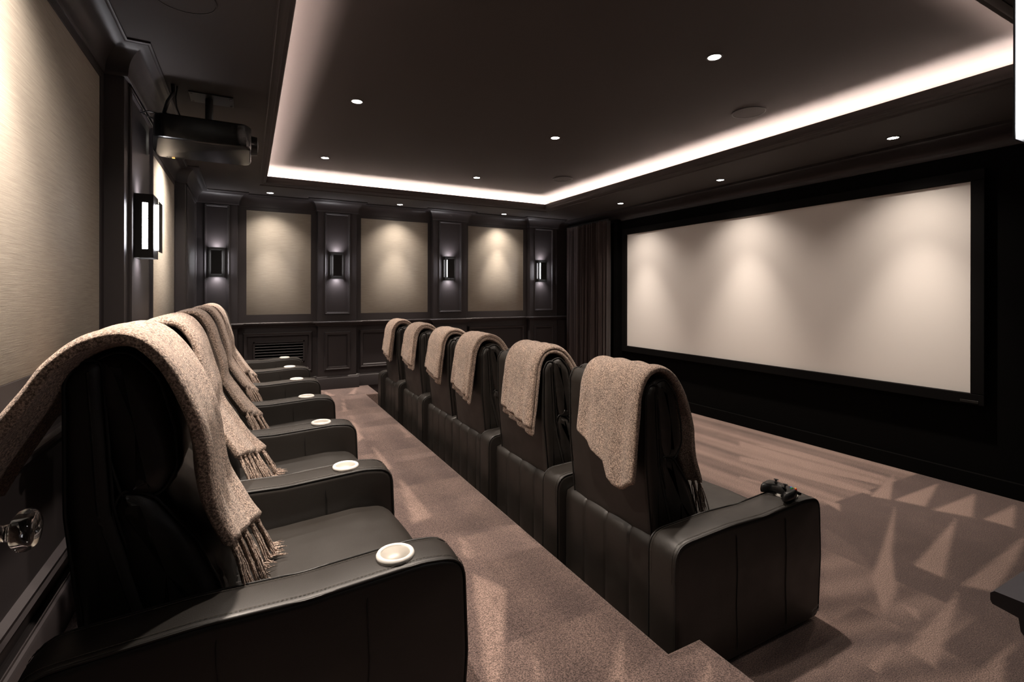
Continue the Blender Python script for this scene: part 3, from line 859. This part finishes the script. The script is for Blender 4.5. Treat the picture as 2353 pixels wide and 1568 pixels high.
def throw(lab, grp, loc, pts, yc, wf, th, rear_hem, front_hem, fold, seed, fringe=True, layers=((0, 0),), zmin=None):
    t = thing('throw_blanket', lab, 'throw', loc, 0, grp)
    f, L = path_fn(pts); bm = B(); rnd = random.Random(seed)
    for off, ext in layers:
        slab(bm, f, L, yc, wf, th, lambda u, e_=ext: rear_hem(u) - e_, lambda u, e_=ext: L + front_hem(u) + e_ * 0, fold, seed + ext * 10, off=off)
    obj('cloth', bm, WOOL, t, 'all')
    if fringe:
        bm = B(); nk = 12
        for k in range(nk):
            u = -1 + 2 * (k + .5) / nk
            s = L + front_hem(u) - .004; p, d = f(s); n_ = Vector((-d.y, d.x)); g = s / L
            h = fold(u, g) * .9
            y = yc(g) + u * wf(g) / 2 * .97
            P = Vector((p.x + n_.x * h, y, p.y + n_.y * h)); D = Vector((d.x, 0, d.y)).normalized(); NN = Vector((n_.x, 0, n_.y))
            tube(bm, [P - D * .006, P, P + D * .010, P + D * .016], [.004, .0085, .0075, .004], 7)
            P2 = P + D * .012
            for q in range(12):
                a = rnd.uniform(0, 6.28)
                st = P2 + NN * math.cos(a) * .004 + Vector((0, math.sin(a) * .006, 0))
                dd = (D + Vector((0, math.sin(a) * .16 + rnd.uniform(-.10, .10), -.45)) + NN * (rnd.uniform(0, .05))).normalized()
                ps = strand_points(st, dd, NN, rnd.uniform(.120, .160), rnd, .0006)
                if zmin is not None:
                    for v_ in ps:
                        if v_.z < zmin: v_.x += (zmin - v_.z) * .35; v_.z = zmin + rnd.uniform(0, .004)
                tube(bm, ps, [.0026] * 6 + [.0018, .0008], 5)
        obj('fringe', bm, WOOL, t, 'all', kind='stuff')
    return t
# path in chair coordinates (x forward, z above the chair's own floor), rear to front
def rear_path(k, rnd):
    j = lambda a: rnd.uniform(-a, a)
    o = 0 if k == 0 else -.026                  # the farther throws lie closer to the headrest
    return [(-.11 + j(.01), .80), (-.055, .93), (.014, 1.05), (.047, 1.112 + j(.003)), (.100, 1.153), (.165, 1.157), (.225 + o * .5, 1.09), (.264 + o, .99), (.284 + o, .90), (.289 + o, .82), (.306, .73), (.350 - o * .7, .62 + j(.006)), (.392 - o * 1.2, .545)]
def mkfold(A, k, ph, drift, edge=0):
    def fold(u, g):
        w = max(0, abs(g - .42) - .10) * 1.6
        return .006 + A * (.35 + w) * (.5 + .5 * math.sin(k * PI * u + ph + drift * g)) + .5 * A * (.5 + .5 * math.sin(k * 2.3 * u + ph * 2 + 1.5)) * w
    return fold
gt = 'fringed wool throws over the rear row'
rl = ['large fringed brown wool throw over the headrest of the foreground recliner',
      'fringed wool throw on the second recliner of the rear row, lying beside the foreground throw',
      'fringed wool throw on the third recliner of the rear row',
      'fringed wool throw on the fourth recliner of the rear row',
      'fringed wool throw farthest from the camera on the rear row']
for i in range(5):
    rnd = random.Random(31 + i)
    yb_ = RY0 + i * RP + RA
    c0 = [.172, .175, .155, .155, .155][i]; w0 = [.385, .33, .32, .31, .31][i]
    skew = [.05, .06, .07, .05, .06][i]
    throw(rl[i], gt, (RX0, yb_, TZ), rear_path(i, rnd),
          (lambda g, c=c0, s=skew: c + s * (g - .45)), (lambda g, w=w0, r=rnd.uniform(-.02, .02): w * (1.0 + .12 * abs(g - .45) - .12 * max(0, g - .75)) + r),
          .042 if i == 0 else .034, (lambda u, a=rnd.uniform(.0, .04): a - .06 * u), (lambda u, a=rnd.uniform(-.012, .004): a - .045 + .068 * u), mkfold(.026, 2.4 + .4 * i, rnd.uniform(0, 6), rnd.uniform(-1, 1)), 40 + i, True, zmin=.455)
def front_path(long):
    return [(-.012, 1.13 - long), (.000, 1.13 - long * .6), (.008, 1.00), (.018, 1.09), (.055, 1.155), (.120, 1.172), (.190, 1.135), (.250, 1.04), (.290, .93), (.300, .84), (.315, .76), (.345, .68), (.365, .62)]
gt = 'folded wool throws over the front row'
fl = ['large light brown throw over the near end recliner of the front row',
      'brown throw over the second recliner from the near end of the front row',
      'folded brown throw over the near seat of the middle pair of the front row',
      'brown throw over the far seat of the middle pair of the front row',
      'small looking throw over the second recliner from the far end of the front row',
      'throw over the farthest recliner of the front row']
FT = [(.245, .400, .38), (.235, .36, .36), (.245, .33, .34), (.24, .31, .31), (.225, .31, .31), (.22, .30, .31)]
for i in range(6):
    rnd = random.Random(77 + i)
    yb_ = fy[i] + (FA if farm[i] else 0)
    c0, w0, ln = FT[i]
    if i == 0: rh = lambda u: -.02 + (.10 * ((u + .25) if u > -.25 else 0)) - (.055 * math.exp(-((u + .55) / .30) ** 2))
    elif i == 1: rh = lambda u: .02 + .035 * u
    else: rh = lambda u, a=rnd.uniform(-.02, .02): .015 + a + .03 * u
    lay_ = ((0, 0),) if i in (0,) else ((.014, 0), (-.006, .045))
    throw(fl[i], gt, (FX0, yb_, 0), front_path(ln), (lambda g, c=c0, s=(.02 if i else .0): c - s * (g - .4)),
          (lambda g, w=w0, i=i: w * (1 + (.05 if i else .03) * max(0, .45 - g) - .15 * max(0, g - .6))), .034 if i else .036, rh, (lambda u: -.02 + .01 * u),
          mkfold(.020, 3.4 + .5 * (i % 3), rnd.uniform(0, 6), rnd.uniform(-1, 1)), 90 + i, True, layers=lay_, zmin=.455)

# ------------------------------------------------------------------ game controller on the near front arm
t = thing('game_controller', 'black game controller with coloured buttons on the near arm of the front row', 'controller', (FX0 + .745, FY0 + .075, .590), math.radians(35))
t.rotation_euler = (math.radians(-11), 0, math.radians(-97)); t.location.z = .603
bm = B()
outline = [(-.075, -.045), (-.078, -.015), (-.068, .018), (-.045, .034), (0, .036), (.045, .034), (.068, .018), (.078, -.015), (.075, -.045), (.062, -.062), (.047, -.052), (.034, -.026), (0, -.020), (-.034, -.026), (-.047, -.052), (-.062, -.062)]
P = resample(round_poly([(x, y, .02) for x, y in outline]), 80)
cx = 0; prev = None; rings = []
for k in range(13):
    a = -PI / 2 + PI * k / 12; sc = .001 + .010 * (1 - math.cos(a)); z = .020 * math.sin(a) + .004
    ring = []
    n = len(P)
    for i in range(n):
        t_ = (P[(i + 1) % n] - P[i - 1]).normalized(); nn = Vector((-t_.y, t_.x))
        q = P[i] + nn * sc * (-1 if True else 1)
        ring.append(bm.verts.new((q.x, q.y, z - .024 * max(0, -q.y / .06) ** 1.2)))
    rings.append(ring)
for A, Bq in zip(rings, rings[1:]):
    for i in range(len(P)): bm.faces.new((A[i], A[(i + 1) % len(P)], Bq[(i + 1) % len(P)], Bq[i]))
for R in (rings[0], rings[-1]):
    c = bm.verts.new(sum((v.co for v in R), Vector()) / len(R))
    for i in range(len(R)): bm.faces.new((R[i], R[(i + 1) % len(R)], c))
obj('shell', bm, BLACKP, t, 'all')
for x, y in ((-.045, .012), (.024, -.012)):
    bm = B(); lathe(bm, [(.004, .018), (.004, .030), (.0095, .031), (.010, .034), (.008, .0345), (0, .033)], (x, y, 0), 20); obj('thumbstick', bm, BLACKP, t, 30)
for (x, y), c in zip(((.048, .000), (.060, .012), (.036, .012), (.048, .024)), ((.02, .35, .05), (.55, .03, .02), (.03, .08, .5), (.6, .42, .03))):
    bm = B(); lathe(bm, [(.0045, .016), (.0045, .0265), (.003, .028), (0, .0284)], (x, y, 0), 16); obj('button', bm, mat('button_colour', c, .3), t, 30)
bm = B(); box(bm, -.030, -.016, .020, -.016, -.012, .027); box(bm, -.025, -.021, .020, -.021, -.007, .027); obj('direction_pad', bm, BLACKP, t)
for s in (-1, 1):
    bm = B(); box(bm, s * .050 - .016, .030, .000, s * .050 + .016, .045, .014, .004, 2); obj('trigger', bm, GLOSS, t, 30)

# ------------------------------------------------------------------ projector
t = thing('projector', 'black home cinema projector hung upside down below the left soffit', 'projector', (-.235, 3.655, 0))
pz0, pz1 = 2.385, 2.530
bm = B(); P0 = [(-.235, -.255), (.225, -.255), (.250, -.20), (.250, .20), (.225, .255), (-.285, .255), (-.290, .10)]
P = resample(round_poly([(x, y, .05) for x, y in P0]), 72)
rings = []
for z, ins in ((pz1, .02), (pz1 - .004, .008), (pz1 - .012, 0), (pz0 + .020, 0), (pz0 + .008, .003), (pz0 + .002, .010), (pz0, .02)):
    ring = []; n = len(P)
    for i in range(n):
        t_ = (P[(i + 1) % n] - P[i - 1]).normalized(); nn = Vector((-t_.y, t_.x)); q = P[i] + nn * ins
        ring.append(bm.verts.new((q.x, q.y, z)))
    rings.append(ring)
for A, Bq in zip(rings, rings[1:]):
    for i in range(len(P)): bm.faces.new((A[i], A[(i + 1) % len(P)], Bq[(i + 1) % len(P)], Bq[i]))
bm.faces.new(rings[0]); bm.faces.new(rings[-1][::-1])
obj('body', bm, GLOSS, t, 30)
bm = B(); cyl(bm, (.245, -.04, 2.455), (.285, -.04, 2.455), .062, .058, 32); ln_ = obj('lens_barrel', bm, BLACKP, t, 30)
bm = B(); lathe(bm, [(0, .292), (.030, .289), (.048, .284)], (0, -.04, 2.455), 28, 'x'); obj('lens_glass', bm, GLASSD, ln_, 30)
bm = B(); box(bm, -.205, .235, pz0 - .002, -.190, .239, pz0 + .001); obj('standby_light', bm, emis('amber_indicator', (1, .45, .08), 4), t)
bm = B()
for k in range(2): box(bm, -.235 + k * .014, .235, pz0 - .0015, -.227 + k * .014, .238, pz0 + .001)
obj('button_mark', bm, STEEL, t)
bm = B()
for x in (-.12, .16):
    for y in (-.12, .14): cyl(bm, (x, y, pz1 - .005), (x, y, pz1 + .018), .016, .014, 16)
box(bm, -.02, -.16, pz1 + .012, .04, .17, pz1 + .02); box(bm, -.14, -.13, pz1 + .012, .18, -.10, pz1 + .02); box(bm, -.14, .11, pz1 + .012, .18, .15, pz1 + .02)
obj('foot_bracket', bm, BLACKP, t)
bm = B(); box(bm, -.035, -.04, pz1 + .018, .065, .06, pz1 + .05, .006, 2); cyl(bm, (.015, .01, pz1 + .04), (.015, .01, ZS), .022, seg=20)
box(bm, -.09, -.08, ZS - .006, .15, .10, ZS, .002, 1); obj('ceiling_mount', bm, BLACKP, t, 30)
for x in (-.075, .135):
    for y in (-.06, .08):
        bm = B(); cyl(bm, (x, y, ZS - .011), (x, y, ZS - .005), .006, seg=10); obj('mount_screw', bm, STEEL, t)
bm = B(); tube(bm, [(-.16, -.14, ZS), (-.155, -.15, 2.68), (-.18, -.17, 2.62), (-.20, -.15, 2.56), (-.17, -.10, 2.535)], .011, 8)
tube(bm, [(-.14, -.12, ZS), (-.145, -.14, 2.66), (-.14, -.15, 2.60), (-.12, -.11, 2.545), (-.08, -.06, 2.54)], .004, 6)
tube(bm, [(-.20, -.15, 2.545), (-.27, -.20, 2.538), (-.31, -.16, 2.535), (-.25, -.05, 2.535)], .004, 6)
obj('cable', bm, BLACKP, t, 'all')

# ------------------------------------------------------------------ the open door with its glass knob
bm = B(); box(bm, -.336, .02, TZ + .01, -.292, .880, 2.33, .003, 1)
for z0, z1 in ((.36, 1.02), (1.22, 2.20)):
    moulding(bm, Vector((-.292, 0, 0)), Y_, Z_, X_, .13, z0, .77, z1, .03, .008)
d = struct('door_1', bm, PAINT)
kb = (-.292, .832, H - .297)
k = bpy.data.objects.new('door_knob', None); COL.objects.link(k); k.parent = d; k.location = kb
bm = B(); lathe(bm, [(0, 0), (.026, 0), (.0262, .003), (.022, .006), (.014, .008), (.0125, .012), (.0115, .017), (0, .017)], (0, 0, 0), 36, 'x'); obj('rose', bm, BRONZE, k, 30)
bm = B(); lathe(bm, [(0, .0173), (.0112, .0173), (.0115, .020), (.0098, .024), (.0098, .030), (.012, .033), (.0185, .0355), (.0235, .0395), (.0255, .0445), (.0255, .0495), (.0232, .0545), (.0175, .0585), (.009, .0602), (0, .0606)], (0, 0, 0), 48, 'x')
obj('glass_knob', bm, GLASS, k, 'all')
